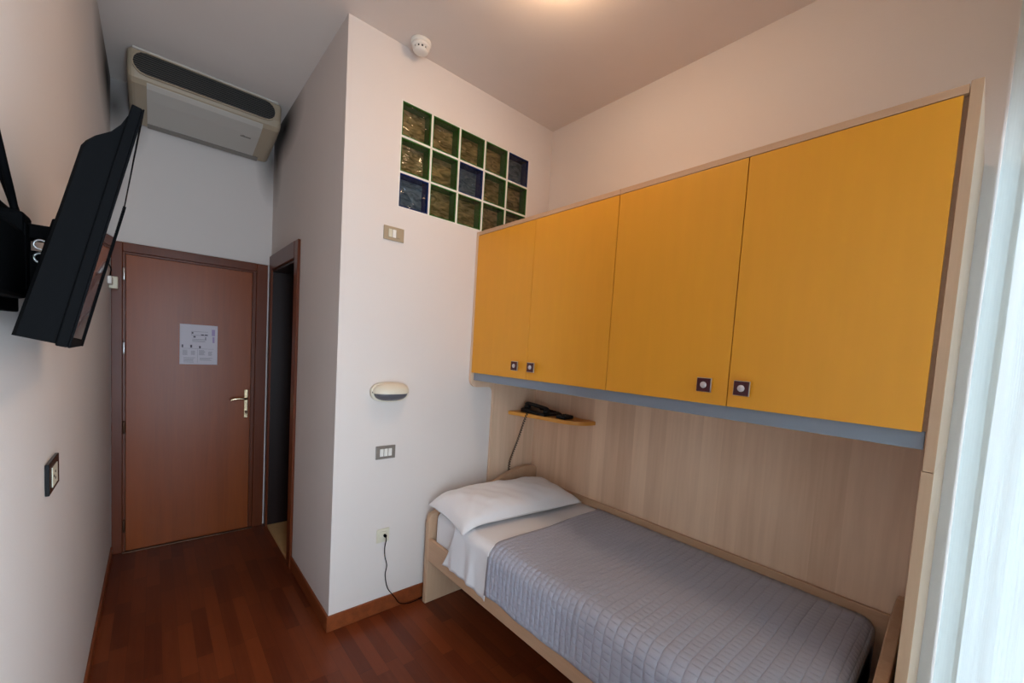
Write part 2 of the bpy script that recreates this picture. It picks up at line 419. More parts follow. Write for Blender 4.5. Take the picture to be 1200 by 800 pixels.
# window wall
WX0, WX1, WZ0, WZ1 = 0.12, 2.46, 0.03, 2.62
bm = bmesh.new()
bx(bm, 0, WX0, YF-0.2, YF, 0, H); bx(bm, WX1, W, YF-0.2, YF, 0, H); bx(bm, WX0, WX1, YF-0.2, YF, WZ1, H); bx(bm, WX0, WX1, YF-0.2, YF, 0, WZ0)
struct('wall_window', bm, M['wall'], 'white wall around the french window behind the sheer curtain', 'wall')

# skirting boards
hb = 0.092
def skirt(name, b, lab):
    struct(name, b, M['skirt'], lab, 'baseboard')
bm = bmesh.new(); bx(bm, PX-0.012, 2.044, PY-0.012, PY, 0, hb, 0.003); skirt('baseboard_headboard', bm, 'reddish wooden baseboard under the socket on the white wall')
bm = bmesh.new(); bx(bm, PX-0.012, PX, PY, DY0-0.082, 0, hb, 0.003); skirt('baseboard_corridor', bm, 'reddish baseboard along the corridor side of the bathroom block')
bm = bmesh.new(); bx(bm, 0, 0.012, YF, D-0.03, 0, hb-0.03, 0.003); skirt('baseboard_left', bm, 'dark reddish baseboard at the foot of the left wall')

# ------------------------------------------------------------------ entrance door
d1 = thing('door_1', 'reddish brown wooden entrance door with notice and lever handle', 'door', (0.46, D, 0), kind='structure')
bm = bmesh.new(); y0, y1 = D-0.028, D-0.001
FX0, FX1, FZ = 0.004, 0.952, 2.242
bx(bm, FX0, 0.062, y0, y1, 0, FZ, 0.004); bx(bm, 0.872, FX1, y0, y1, 0, FZ, 0.004); bx(bm, 0.062, 0.872, y0, y1, 2.178, FZ, 0.004)
obj('door_frame', bm, M['frame'], d1)
bm = bmesh.new()
bx(bm, 0.062, 0.076, D-0.020, y1, 0, 2.178, 0.002); bx(bm, 0.846, 0.872, D-0.012, y1, 0, 2.178, 0.002); bx(bm, 0.076, 0.846, D-0.016, y1, 2.163, 2.178, 0.002)
bx(bm, 0.0765, 0.8455, D-0.0045, y1, 0.0, 2.1625)
obj('door_rebate', bm, M['frame'], d1)
obj('door_leaf', B(0.079, 0.842, D-0.024, D-0.005, 0.007, 2.160, 0.003), M['door'], d1)
for z in (2.02, 1.50, 0.93, 0.20):
    bm = bmesh.new(); lathe(bm, [(0, -0.045), (0.005, -0.045), (0.008, -0.036), (0.008, 0.036), (0.005, 0.045), (0, 0.045)], 12, Matrix.Translation((0.070, D-0.034, z)))
    obj('hinge', bm, M['steel'] if z > 1.2 else M['hinge'], d1)
hp = obj('handle_plate', B(0.797, 0.827, D-0.034, D-0.0235, 0.955, 1.195, 0.005, 3), M['brass'], d1)
bm = bmesh.new(); tube(bm, [(0.812, D-0.03, 1.120), (0.812, D-0.062, 1.120), (0.800, D-0.078, 1.121), (0.765, D-0.080, 1.124), (0.725, D-0.078, 1.120), (0.700, D-0.074, 1.112)], 0.0095, 10)
obj('lever_handle', bm, M['brass'], d1)
bm = bmesh.new(); lathe(bm, [(0, 0), (0.010, 0), (0.010, 0.014), (0.007, 0.017), (0, 0.017)], 20, Matrix.Translation((0.812, D-0.033, 1.010)) @ Matrix.Rotation(PI/2, 4, 'X'))
bx(bm, 0.8095, 0.8145, D-0.052, D-0.046, 0.990, 1.012)
obj('lock_cylinder', bm, M['hinge'], d1)
obj('threshold', B(0.062, 0.872, D-0.05, D-0.029, 0.0, 0.006, 0.002), M['hinge'], d1)

# notice on the door
nt = thing('door_notice', 'white printed notice sheet taped to the entrance door', 'notice', (0.495, D-0.0245, 1.55))
nx0, nx1, nz0, nz1, ny = 0.378, 0.612, 1.395, 1.702, D-0.0250
obj('paper_sheet', B(nx0, nx1, ny-0.0012, ny, nz0, nz1), M['paper'], nt)
def marks(rects):
    bm = bmesh.new()
    for (u0, v0, u1, v1) in rects:     # fractions of the sheet, v down
        bx(bm, nx0+u0*(nx1-nx0), nx0+u1*(nx1-nx0), ny-0.0017, ny-0.0010, nz1-v1*(nz1-nz0), nz1-v0*(nz1-nz0))
    return bm
r = []
for (u0, u1, v0, v1, st) in ((0.07, 0.22, 0.645, 0.76, 0.022), (0.29, 0.42, 0.66, 0.77, 0.022), (0.50, 0.68, 0.64, 0.77, 0.022), (0.75, 0.86, 0.67, 0.77, 0.022),
                             (0.10, 0.42, 0.83, 0.95, 0.028), (0.52, 0.88, 0.83, 0.90, 0.028), (0.32, 0.72, 0.36, 0.45, 0.03)):
    v = v0
    while v < v1:
        r.append((u0, v, u0+(u1-u0)*random.uniform(0.75, 1), v+0.009)); v += st
r += [(0.30, 0.17, 0.74, 0.178), (0.30, 0.26, 0.74, 0.268), (0.30, 0.17, 0.31, 0.268), (0.66, 0.30, 0.69, 0.38), (0.06, 0.60, 0.90, 0.606), (0.46, 0.62, 0.466, 0.96)]
obj('printed_text', marks(r), M['ink'], nt)
for sy in ((0.31, 0.19, 0.35, 0.23), (0.55, 0.235, 0.63, 0.262), (0.65, 0.235, 0.73, 0.265), (0.35, 0.285, 0.41, 0.325), (0.05, 0.51, 0.09, 0.58), (0.27, 0.51, 0.32, 0.58), (0.50, 0.53, 0.55, 0.59)): obj('printed_symbol', marks([sy]), M['inkdark'], nt)
obj('printed_margin', marks([(0.84, 0.10, 0.93, 0.26), (0.86, 0.29, 0.92, 0.44)]), M['inklilac'], nt)

# ------------------------------------------------------------------ bathroom doorway
d2 = thing('door_2', 'narrow dark bathroom doorway with reddish wooden frame', 'door', (PX, 3.52, 0), kind='structure')
bm = bmesh.new()
x0, x1 = PX-0.018, PX+0.001
bx(bm, x0, x1, 3.055, 3.145, 0, 2.318, 0.004); bx(bm, x0, x1, 3.895, 3.966, 0, 2.318, 0.004)
bx(bm, x0-0.002, x1, 3.145, 3.895, 2.20, 2.318, 0.004)
obj('door_frame', bm, M['frame'], d2)
bm = bmesh.new()
bx(bm, x1-0.004, PX+T2, DY0+0.0, DY0+0.022, 0, DZ-0.001); bx(bm, x1-0.004, PX+T2, DY1-0.022, DY1, 0, DZ-0.001); bx(bm, x1-0.004, PX+T2, DY0+0.022, DY1-0.022, DZ-0.022, DZ-0.001)
obj('door_jamb', bm, M['darkwood'], d2)
obj('threshold', B(PX-0.006, PX+T2+0.02, DY0+0.0225, DY1-0.0225, 0.0, 0.022, 0.004), M['marble'], d2)
obj('door_leaf', B(PX+T2+0.022, PX+T2+0.062, DY0+0.06, DY1+0.03, 0.024, 2.19, 0.003), M['darkwood'], d2)
bm = bmesh.new(); lathe(bm, [(0, -0.06), (0.006, -0.06), (0.008, -0.05), (0.008, 0.05), (0.006, 0.06), (0, 0.06)], 12, Matrix.Translation((PX+0.012, DY0+0.030, 2.04)))
obj('hinge', bm, M['steel'], d2)
bm = bmesh.new(); bx(bm, PX+0.004, PX+0.012, DY0+0.0225, DY0+0.0255, 1.15, 1.95)
obj('strike_strip', bm, M['hinge'], d2)
# bathroom interior surfaces
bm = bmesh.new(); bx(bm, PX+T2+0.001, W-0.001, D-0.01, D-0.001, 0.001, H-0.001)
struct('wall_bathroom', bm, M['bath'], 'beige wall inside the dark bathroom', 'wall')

# ------------------------------------------------------------------ glass block window
gw = thing('window_1', 'high interior window of fifteen green and blue glass blocks', 'window', (GX0, PY, GZ0), kind='structure')
bm = bmesh.new(); g = 0.0055; pitch = 0.2
for i in range(6):
    xx = GX0+i*pitch; bx(bm, max(GX0, xx-g), min(GX1, xx+g+0.001), PY-0.001, PY+FT-0.002, GZ0, GZ1)
for j in range(4):
    zz = GZ0+j*pitch; bx(bm, GX0, GX1, PY-0.0012, PY+FT-0.0025, max(GZ0, zz-g), min(GZ1, zz+g))
obj('grout_lattice', bm, M['grout'], gw)
blue = {(4, 0), (2, 1), (0, 2)}
for row in range(3):
    for c in range(5):
        isb = (c, row) in blue
        xa, xb = GX0+c*pitch+g+0.0005, GX0+(c+1)*pitch-g-0.0005
        zb, za = GZ1-row*pitch-g-0.0005, GZ1-(row+1)*pitch+g+0.0005
        ya, yb = PY+0.001, PY+FT-0.004; t = 0.007
        bm = bmesh.new()
        bx(bm, xa, xa+t, ya, yb, za, zb); bx(bm, xb-t, xb, ya, yb, za, zb)
        bx(bm, xa+t, xb-t, ya, yb, za, za+t); bx(bm, xa+t, xb-t, ya, yb, zb-t, zb)
        bl = obj('glass_block', bm, M['blueside' if isb else 'greenside'], gw)
        bl['label'] = 'dark blue glass block' if isb else 'green glass block'
        # wavy front pane, real thickness
        ph = random.uniform(0, 6)
        def fp(u, v, yo):
            x = xa+t+u*(xb-xa-2*t); z = za+t+v*(zb-za-2*t)
            e = min(u, 1-u, v, 1-v)*8; e = min(1, e)
            return (x, yo+0.003*e*math.sin(9*u+5*v+ph)*math.cos(7*v-3*u), z)
        bm = bmesh.new(); grid(bm, lambda u, v: fp(u, v, PY+0.007), 12, 12)
        sub('front_pane', bm, M['bluepane' if isb else 'greenpane'], bl, gw)
        bm = bmesh.new(); grid(bm, lambda u, v: fp(u, v, yb-0.026), 12, 12)
        bmesh.ops.solidify(bm, geom=bm.faces[:], thickness=0.006)
        sub('rear_pane', bm, M['blueback' if isb else 'greenback'], bl, gw)

# ------------------------------------------------------------------ french window (behind the curtain)
fw = thing('window_2', 'tall french window behind the sheer curtain', 'window', (1.2, YF-0.1, 0), kind='structure')
bm = bmesh.new(); ya, yb = YF-0.14, YF-0.08
for a, b in ((WX0, WX0+0.06), (1.21, 1.27), (WX1-0.06, WX1)): bx(bm, a, b, ya, yb, WZ0, WZ1, 0.004)
bx(bm, WX0+0.06, WX1-0.06, ya+0.002, yb-0.002, WZ0, WZ0+0.07, 0.004); bx(bm, WX0+0.06, WX1-0.06, ya+0.002, yb-0.002, WZ1-0.07, WZ1, 0.004)
obj('window_frame', bm, M['uframe'], fw)
for a, b in ((WX0+0.06, 1.21), (1.27, WX1-0.06)):
    obj('window_pane', B(a, b, YF-0.113, YF-0.107, WZ0+0.07, WZ1-0.07), M['clear'], fw)

# ------------------------------------------------------------------ sheer curtain
ct = thing('sheer_curtain', 'white ribbed sheer curtain hanging at the right edge by the window', 'curtain', (1.8, -0.1, 0.02))
path = smooth_path([(2.510, -0.036), (2.485, -0.036), (2.455, -0.040), (2.430, -0.053), (2.415, -0.066), (2.405, -0.080), (2.395, -0.092), (2.385, -0.099)], 6)
hem = path[:31]
x = 2.375; i = 0
while x > 0.66:
    amp = 0.0055+0.002*math.sin(i*0.07)
    path.append(Vector((x, -0.1005+0.006*math.sin(x*4.3)+amp*math.sin(x*2*PI/0.036), 0))); x -= 0.0045; i += 1
path = path[30:]
arc = [0.0]
for a, b in zip(path, path[1:]): arc.append(arc[-1]+math.hypot(a[0]-b[0], a[1]-b[1]))
n = len(path)-1
bm = bmesh.new()
def cf(u, v):
    q = path[int(round(u*n))]; z = 0.02+v*(3.20-0.02)
    return (q[0], q[1]+0.002*math.sin(z*3+q[0]*9), z)
grid(bm, cf, n, 14, lambda u, v: (arc[int(round(u*n))], v*3.2))
obj('curtain_fabric', bm, M['sheer'], ct)
bm = bmesh.new()
grid(bm, lambda u, v: (hem[int(round(u*30))][0], hem[int(round(u*30))][1]+0.002*math.sin((0.02+v*3.18)*3+hem[int(round(u*30))][0]*9), 0.02+v*3.18), 30, 14, lambda u, v: (u*0.1, v*3.2))
obj('curtain_hem', bm, M['hem'], ct)
bm = bmesh.new(); tube(bm, [(0.05, -0.09, 3.215), (2.50, -0.09, 3.215)], 0.011, 12, 0)
cr = thing('curtain_rail', 'slim white curtain rail above the french window', 'curtain rail', (1.3, -0.09, 3.215))
obj('rail', bm, M['uframe'], cr)
for xx in (0.12, 1.3, 2.47): obj('rail_bracket', B(xx-0.01, xx+0.01, -0.10, -0.08, 3.222, H-0.0005), M['uframe'], cr)

# ------------------------------------------------------------------ wall unit over the bed
YE0, YE1 = 0.028, 2.2385      # inner faces of the two side panels / wall
HT = 2.4236
# head side panel: deep above, recessed with an S curve below
def arcp(cx, cy, r, a0, a1, n=8): return [(cx+r*math.cos(math.radians(a0+(a1-a0)*i/n)), cy+r*math.sin(math.radians(a0+(a1-a0)*i/n))) for i in range(n+1)]
pts = [(W-0.002, 0.001), (2.062, 0.001)]
pts += arcp(2.022, 1.345, 0.040, 0, 90, 8)          # convex notch of white wall
pts += arcp(CF+0.055, 1.440, 0.055, 270, 180, 8)    # rounded lower corner
pts += [(CF, HT), (W-0.002, HT)]
pts = [(x, z) for x, z in pts]
bm = bmesh.new(); prism(bm, pts, 'y', 2.216, YE1)
hs = obj('side_panel', bm, M['panelx'], origin=(2.2, 2.228, 0.001)); tag(hs, 'pale oak side panel with curved notch against the white wall', 'panel')
# foot side panel
es = thing('side_panel', 'tall pale oak end panel beside the curtain', 'panel', (2.18, 0.016, 0.001))
obj('upper_board', B(CF, W-0.002, 0.004, YE0, 1.378, HT+0.006, 0.0015), M['oakv'], es)
obj('lower_board', B(CF+0.001, W-0.002, 0.004, YE0+0.002, 0.001, 1.376, 0.0015), M['oakv'], es)
# back panel
bp_ = obj('back_panel', B(2.489, W-0.002, YE0+0.003, 2.2155, 0.001, 1.62), M['panel'], origin=(2.5, 1.12, 0.001)); tag(bp_, 'pale vertical grained oak panelling on the wall along the bed', 'panel')

def knob(parent, root, y, z):
    b0 = bmesh.new(); lathe(b0, [(0, 0), (0.011, 0), (0.008, 0.004), (0.008, 0.020), (0, 0.020)], 16, Matrix.Translation((CF+0.001, y, z)) @ Matrix.Rotation(-PI/2, 4, 'Y'))
    bx(b0, CF-0.025, CF-0.017, y-0.0275, y+0.0275, z-0.0275, z+0.0275, 0.0015)
    k = sub('knob', b0, M['steel'], parent, root)
    bb = bmesh.new(); bx(bb, CF-0.0285, CF-0.0245, y-0.0255, y+0.0255, z-0.0255, z+0.0255, 0.001)
    # third level is the limit, so the enamel and the dot are joined into sibling parts of the door
    k2 = sub('knob_plate', bb, M['knobred'], parent, root); k2['label'] = 'dark red square knob face'
    bc = bmesh.new(); lathe(bc, [(0, 0), (0.0125, 0), (0.012, 0.0015), (0, 0.002)], 24, Matrix.Translation((CF-0.0282, y, z)) @ Matrix.Rotation(-PI/2, 4, 'Y'))
    k3 = sub('knob_button', bc, M['knobdot'], parent, root); k3['label'] = 'round steel centre of the knob'

def cabinet(ya, yb, ym, label, knobs):
    c = thing('wall_cabinet', label, 'cabinet', ((CF+W)/2, (ya+yb)/2, 1.4863), 'yellow cabinets over the bed')
    bm = bmesh.new()
    bx(bm, CF+0.001, W-0.003, ya+0.001, yb-0.0005, 2.400, HT, 0.001)          # top
    bx(bm, CF+0.022, W-0.003, ya+0.001, yb-0.0005, 1.4875, 1.505)        # bottom
    bx(bm, CF+0.022, W-0.003, ya+0.001, ya+0.018, 1.505, 2.400); bx(bm, CF+0.022, W-0.003, yb-0.018, yb-0.0005, 1.505, 2.400)
    bx(bm, W-0.012, W-0.003, ya+0.018, yb-0.018, 1.505, 2.400)
    obj('carcass', bm, M['oak'], c)
    gap = 0.0016
    for k, (a, b) in enumerate(((ya, ym), (ym, yb))):
        ga = 0.010 if abs(ya-YE0) < 0.005 and k == 0 else gap
        gt = 0.0015 if (k == 0 and ya < 0.1) or (k == 1) else 0.006
        if ya > 0.5: gt = 0.0015
        d = obj('cabinet_door', B(CF, CF+0.020, a+ga, b-gap, 1.4863, 2.3985-gt, 0.0012), M['yellow'], c)
        d['label'] = 'left yellow door' if k else 'right yellow door'
        knob(d, c, knobs[k], 1.560)
    return c
cabinet(1.1127, 2.2155, 1.6699, 'yellow two-door wall cabinet beside the glass blocks', (1.615, 1.753))
cabinet(YE0+0.0005, 1.1127, 0.5624, 'yellow two-door wall cabinet nearest the curtain', (0.507, 0.642))
pl = obj('pelmet_board', B(CF+0.023, CF+0.039, YE0+0.0045, 2.2153, 1.4345, 1.4875, 0.001), M['bluegrey'], origin=(CF+0.02, 1.12, 1.4345)); tag(pl, 'long blue-grey strip under the yellow cabinets', 'pelmet')

# ------------------------------------------------------------------ corner shelf
pts = [(2.4885, 2.2145), (2.212, 2.2145)] + [(p.x, p.y) for p in smooth_path([(2.212, 2.20), (2.248, 2.06), (2.272, 1.94), (2.292, 1.80), (2.325, 1.70), (2.385, 1.645), (2.450, 1.628), (2.4885, 1.628)], 4)]
bm = bmesh.new(); prism(bm, pts, 'z', 1.182, 1.206)
sh = thing('corner_shelf', 'small yellow curved corner shelf under the cabinets', 'shelf', (2.35, 1.95, 1.18))
obj('shelf_board', bm, M['yedge'], sh)
ep = [(p.x, p.y) for p in smooth_path([(2.211, 2.20), (2.247, 2.06), (2.271, 1.94), (2.291, 1.80), (2.3245, 1.699), (2.3845, 1.644), (2.450, 1.627), (2.4880, 1.627)], 4)]
bm = bmesh.new()
inner = [(x+0.0012, y+0.0012) for x, y in ep]
prism(bm, ep+inner[::-1], 'z', 1.1815, 1.2065)
obj('edge_band', bm, M['yedge'], sh)

# telephone with its handset
tp = thing('telephone', 'black desk telephone with coiled cord on the yellow shelf', 'telephone', (2.38, 2.03, 1.2065))
pr = [(1.905, 1.2075), (2.150, 1.2075), (2.150, 1.232), (2.130, 1.240), (1.925, 1.228), (1.905, 1.222)]
bm = bmesh.new(); prism(bm, pr, 'x', 2.275, 2.455, 0.004)
obj('telephone_base', bm, M['phone'], tp)
bm = bmesh.new()
for a in range(3):
    for b in range(4):
        xx = 2.372+a*0.024; yy = 1.945+b*0.030; zz = 1.228+(yy-1.925)*0.058
        bx(bm, xx-0.008, xx+0.008, yy-0.009, yy+0.009, zz-0.002, zz+0.006, 0.001, 1)
obj('keypad', bm, M['black'], tp)
bm = bmesh.new(); tube(bm, [(2.315, 1.915, 1.248), (2.315, 1.93, 1.258), (2.315, 2.02, 1.266), (2.315, 2.115, 1.270), (2.315, 2.135, 1.262)], 0.0135, 12)
lathe(bm, [(0, 0), (0.024, 0), (0.026, 0.010), (0.018, 0.024), (0, 0.026)], 20, Matrix.Translation((2.315, 1.925, 1.229)))
lathe(bm, [(0, 0), (0.024, 0), (0.026, 0.010), (0.018, 0.024), (0, 0.026)], 20, Matrix.Translation((2.315, 2.12, 1.239)))
obj('handset', bm, M['phone'], tp)
bm = bmesh.new()
core = smooth_path([(2.285, 2.02, 1.222), (2.245, 2.02, 1.226), (2.226, 2.03, 1.205), (2.228, 2.06, 1.14), (2.234, 2.11, 1.02), (2.240, 2.165, 0.90), (2.243, 2.198, 0.82), (2.243, 2.203, 0.74)], 40)
pp = []
tot = 0; 
for i, q in enumerate(core):
    if i: tot += (q-core[i-1]).length
    a = tot/0.019*2*PI
    pp.append(q+Vector((math.cos(a)*0.0072, math.sin(a)*0.0072, 0)))
tube(bm, pp, 0.0030, 6, 0)
obj('coiled_cord', bm, M['phone'], tp)
# remote lying at the front of the shelf
rc = thing('remote_control', 'small flat black handheld unit in front of the telephone on the shelf', 'remote control', (2.35, 1.79, 1.2065))
bm = bmesh.new(); bx(bm, 2.312, 2.412, 1.755, 1.835, 1.2072, 1.232, 0.008, 3); obj('remote_body', bm, M['phone'], rc)
bm = bmesh.new()
for a in range(4):
    for b in range(3): lathe(bm, [(0, 0), (0.006, 0), (0.005, 0.003), (0, 0.003)], 12, Matrix.Translation((2.332+a*0.02, 1.775+b*0.02, 1.2315)))
obj('buttons', bm, M['black'], rc)

# ------------------------------------------------------------------ bed
bed = thing('bed', 'single pale oak bed frame with curved headboard along the panelling', 'bed', (2.02, 1.12, 0))
def board_outline(xl, xr, zl, zr):
    pts = [(xl, 0.0), (xr, 0.0)]
    pts += [(xr, zr-0.045)] + [(xr-0.03+0.03*math.cos(a), zr-0.038+0.03*math.sin(a)) for a in (0.4, 0.8, 1.2)]
    pts += [(p.x, p.y) for p in smooth_path([(xr-0.10, zr+0.004), (xr-0.20, zr-0.006), (xr-0.33, zr-0.040), (xr-0.47, zr-0.092), (xr-0.62, zr-0.130), (xr-0.78, zr-0.148), (xl+0.05, zl)], 4)]
    pts += [(xl+0.022, zl-0.008), (xl+0.006, zl-0.028), (xl, zl-0.06)]
    return pts
bm = bmesh.new(); prism(bm, board_outline(1.548, 2.486, 0.592, 0.782), 'y', 2.150, 2.190, 0.005, 2); obj('headboard', bm, M['oakv'], bed)
bm = bmesh.new(); prism(bm, board_outline(1.548, 2.486, 0.592, 0.782), 'y', 0.048, 0.083, 0.005, 2); obj('footboard', bm, M['oakv'], bed)
obj('side_rail', B(1.552, 1.577, 0.083, 2.150, 0.285, 0.425, 0.003), M['oak'], bed)
obj('side_rail', B(2.467, 2.487, 0.083, 2.150, 0.285, 0.676, 0.004), M['oak'], bed)
bm = bmesh.new()
for i in range(14):
    y = 0.16+i*0.145; bx(bm, 1.577, 2.462, y, y+0.07, 0.300, 0.318)
obj('slats', bm, M['oak'], bed)

# mattress
bm = bmesh.new(); bx(bm, 1.580, 2.459, 0.135, 2.135, 0.320, 0.605, 0.045, 4)
for f in bm.faces: f.smooth = True
mt = obj('mattress', bm, M['linen'], origin=(2.02, 1.12, 0.32)); tag(mt, 'mattress under white fitted sheet seen at the bed head corner', 'mattress')

# cross-section of things draped over the bed: arc-length table
def section(xs, top, low, rad, xr, off):
    P = [(xs, low)]
    z = low
    while z < top-rad: z += 0.02; P.append((xs, min(z, top-rad)))
    for i in range(1, 9):
        a = PI - i*PI/16
        P.append((xs+rad+rad*math.cos(a), top-rad+rad*math.sin(a)))
    n = 24
    for i in range(1, n+1): P.append((xs+rad+(xr-xs-rad)*i/n, top))
    P.append((xr+0.004, top-0.02))
    return P
def drape(name, y0, y1, xs, top, low, rad, xr, m, ny, wav, lowfn=None, foot=False, thick=0.006, parent=None, ybfn=None):
    P = section(xs, top, low, rad, xr, 0)
    A = [0.0]
    for a, b in zip(P, P[1:]): A.append(A[-1]+math.hypot(a[0]-b[0], a[1]-b[1]))
    n = len(P)-1
    bm = bmesh.new()
    def fn(u, v):
        i = int(round(u*n)); x, z = P[i]
        ya = y0; yb = y1
        if ybfn: ya, yb = ybfn(x, z)
        y = ya+(yb-ya)*v
        hang = max(0, min(1, (top-rad-z)/(top-rad-low))) if z < top-rad else 0
        if lowfn and z < top-rad:
            z = (top-rad)-((top-rad)-lowfn(y))*hang
        x -= wav(y, hang)
        if z > top-0.03 and x < xr-0.03:
            z += 0.004*math.sin(y*7+x*5)+0.003*math.sin(y*13-x*11)-0.010*max(0, 1-abs(x-(xs+xr)/2)/0.5)
        if foot:
            sft = y-y0                      # cloth length from the foot hem
            if sft < 0.30:
                r_ = 0.055; L = 0.30-sft       # distance past the bend start
                if L < r_*PI/2: yy = y0+0.30-r_*math.sin(L/r_) ; dz = r_*(1-math.cos(L/r_))
                else: yy = y0+0.30-r_; dz = r_+(L-r_*PI/2)
                y = yy-0.225
                z = max(z-dz*(1-hang), 0.40 if hang < 1 else z)
                if z < 0.6 and x < xs+rad: x += 0.25*dz*(1-hang)*0.3
            else: y = y-0.225*max(0, 1-(sft-0.30)/0.5)
        return (x, y, z)
    grid(bm, fn, n, ny, lambda u, v: (A[int(round(u*n))], y0+(y1-y0)*v))
    bmesh.ops.recalc_face_normals(bm, faces=bm.faces[:])
    bmesh.ops.solidify(bm, geom=bm.faces[:], thickness=thick)
    return bm
def qwave(y, h): return h*(0.004+0.0025*math.sin(y*17)+0.002*math.sin(y*29+1))
bm = drape('q', 0.115, 1.535, 1.536, 0.640, 0.368, 0.085, 2.460, M['quilt'], 90, qwave, foot=True, thick=0.008,
           lowfn=lambda y: 0.372+0.003*math.sin(y*9)+0.002*math.sin(y*23))
sp_ = obj('bedspread', bm, M['quilt'], origin=(2.0, 0.85, 0.37)); tag(sp_, 'grey-blue diamond quilted bedspread over the lower bed', 'bedspread')
def swave(y, h): return h*(0.006+0.005*math.sin(y*42)+0.004*math.sin(y*71+1.0))+0.002*math.sin(y*42)
def syb(x, z):
    if z < 0.56: f = (0.56-z)/0.25; return 1.53, 1.86+0.10*f
    return 1.53, min(2.08, 1.86+(x-1.54)*0.3)
bm = drape('s', 1.53, 1.96, 1.541, 0.632, 0.335, 0.060, 2.459, M['linen'], 50, swave, thick=0.003, ybfn=syb,
           lowfn=lambda y: 0.335+0.02*math.sin((y-1.5)*5)+0.004*math.sin(y*42))
st_ = obj('bed_sheet', bm, M['linen'], origin=(2.0, 1.75, 0.34)); tag(st_, 'white top sheet folded out between pillow and grey bedspread', 'sheet')

# pillow
pw = thing('pillow', 'white plump pillow lying at the head of the bed', 'pillow', (1.985, 1.905, 0.64))
bm = bmesh.new()
def pil(u, v, s):
    a = u*2-1; b = v*2-1
    k = 1-0.035*(1-a*a)*abs(b)**3
    edge = (max(0, 1-abs(a)**4.0)**0.50)*(max(0, 1-abs(b)**2.8)**0.55)
    k2 = 1-0.045*(1-b*b)*abs(a)**3
    x = a*0.455*k2; y = b*0.225*(1-0.05*(1-a*a)*abs(b)**3)
    wr = 0.004*math.sin(7*a+4*b)+0.003*math.sin(13*a-9*b+1)+0.002*math.sin(25*a+11*b)
    z = (0.100 if s > 0 else -0.012)*edge + wr*edge*s
    if s > 0: z += 0.006*(1-edge)
    # slight droop at the aisle end
    if a < -0.72: z -= 0.16*(a+0.72)**2*3
    # rises towards the headboard
    z += 0.020*(b+1)/2
    return (x, y, z)
V1 = grid(bm, lambda u, v: pil(u, v, 1), 60, 36)
V2 = grid(bm, lambda u, v: pil(u, v, -1), 60, 36)
for f in bm.faces[-60*36:]: f.normal_flip()
bmesh.ops.remove_doubles(bm, verts=bm.verts, dist=0.0035)
bmesh.ops.recalc_face_normals(bm, faces=bm.faces[:])
bmesh.ops.transform(bm, matrix=Matrix.Translation((1.985, 1.905, 0.656)) @ Matrix.Rotation(math.radians(-6), 4, 'Z'), verts=bm.verts)
obj('pillow_body', bm, M['linen'], pw)
def hemp(t):
    a = -1+2*t; return Vector((a*0.447, -0.222, 0.006-(0.16*(min(0, a+0.72))**2*3)))
bm = bmesh.new(); tube(bm, [Matrix.Translation((1.985, 1.905, 0.656)) @ Matrix.Rotation(math.radians(-6), 4, 'Z') @ hemp(i/20) for i in range(21)], 0.0025, 6, 0)
obj('seam', bm, M['linen'], pw)

# ------------------------------------------------------------------ television and bracket
q = (0.129, 0.8984, 1.6033); yaw, tilt, roll = 0.0671, 0.2133, -0.0291
w0 = Vector((-math.sin(yaw), math.cos(yaw), 0)); n0 = Vector((math.cos(yaw), math.sin(yaw), 0))
up0 = math.cos(tilt)*Vector((0, 0, 1))+math.sin(tilt)*n0; nn = math.cos(tilt)*n0-math.sin(tilt)*Vector((0, 0, 1))
wv = math.cos(roll)*w0+math.sin(roll)*up0; uv_ = -math.sin(roll)*w0+math.cos(roll)*up0
TV = Matrix(((wv.x, uv_.x, nn.x, q[0]), (wv.y, uv_.y, nn.y, q[1]), (wv.z, uv_.z, nn.z, q[2]), (0, 0, 0, 1)))   # local: a along width, b up, c out of the screen
TW, TH = 0.7224, 0.42
tv = thing('television', 'black flat television tilted forward on the left wall', 'television', q)
def tvo(name, bm, m):
    bmesh.ops.transform(bm, matrix=TV, verts=bm.verts); bmesh.ops.recalc_face_normals(bm, faces=bm.faces[:])
    return obj(name, bm, m, tv)
tvo('panel_housing', B(0, TW, 0, TH, -0.0155, -0.0015, 0.002), M['black'])
bm = bmesh.new()
bx(bm, 0, 0.012, 0, TH, -0.0015, 0.001, 0.0005); bx(bm, TW-0.018, TW, 0, TH, -0.0015, 0.0035, 0.0005); bx(bm, 0.012, TW-0.018, 0, 0.018, -0.0015, 0.001, 0.0005); bx(bm, 0.012, TW-0.012, TH-0.012, TH, -0.0015, 0.001, 0.0005)
tvo('bezel', bm, M['black'])
tvo('screen', B(0.012, TW-0.018, 0.018, TH-0.012, -0.0015, 0.0), M['screen'])
# back cover: profile in (b,c) swept along the width with tapering ends
prof = [(0.003, -0.015), (0.004, -0.062), (0.215, -0.0565), (0.322, -0.0555), (0.333, -0.052), (0.347, -0.044), (0.362, -0.030), (0.380, -0.021), (0.398, -0.0165), (0.400, -0.015)]
bm = bmesh.new(); rings = []
for a, s in ((0.006, 0.90), (0.014, 1.0), (TW-0.014, 1.0), (TW-0.006, 0.90)):
    rings.append([bm.verts.new((a, b, -0.015+(c+0.015)*s)) for b, c in prof])
for A_, B_ in zip(rings, rings[1:]):
    for i in range(len(prof)-1): bm.faces.new([A_[i], A_[i+1], B_[i+1], B_[i]])
    bm.faces.new([A_[-1], A_[0], B_[0], B_[-1]])
bm.faces.new(rings[0]); bm.faces.new(rings[-1])
bmesh.ops.transform(bm, matrix=Matrix.Identity(4), verts=bm.verts)
tvo('back_cover', bm, M['black'])
bm = bmesh.new()
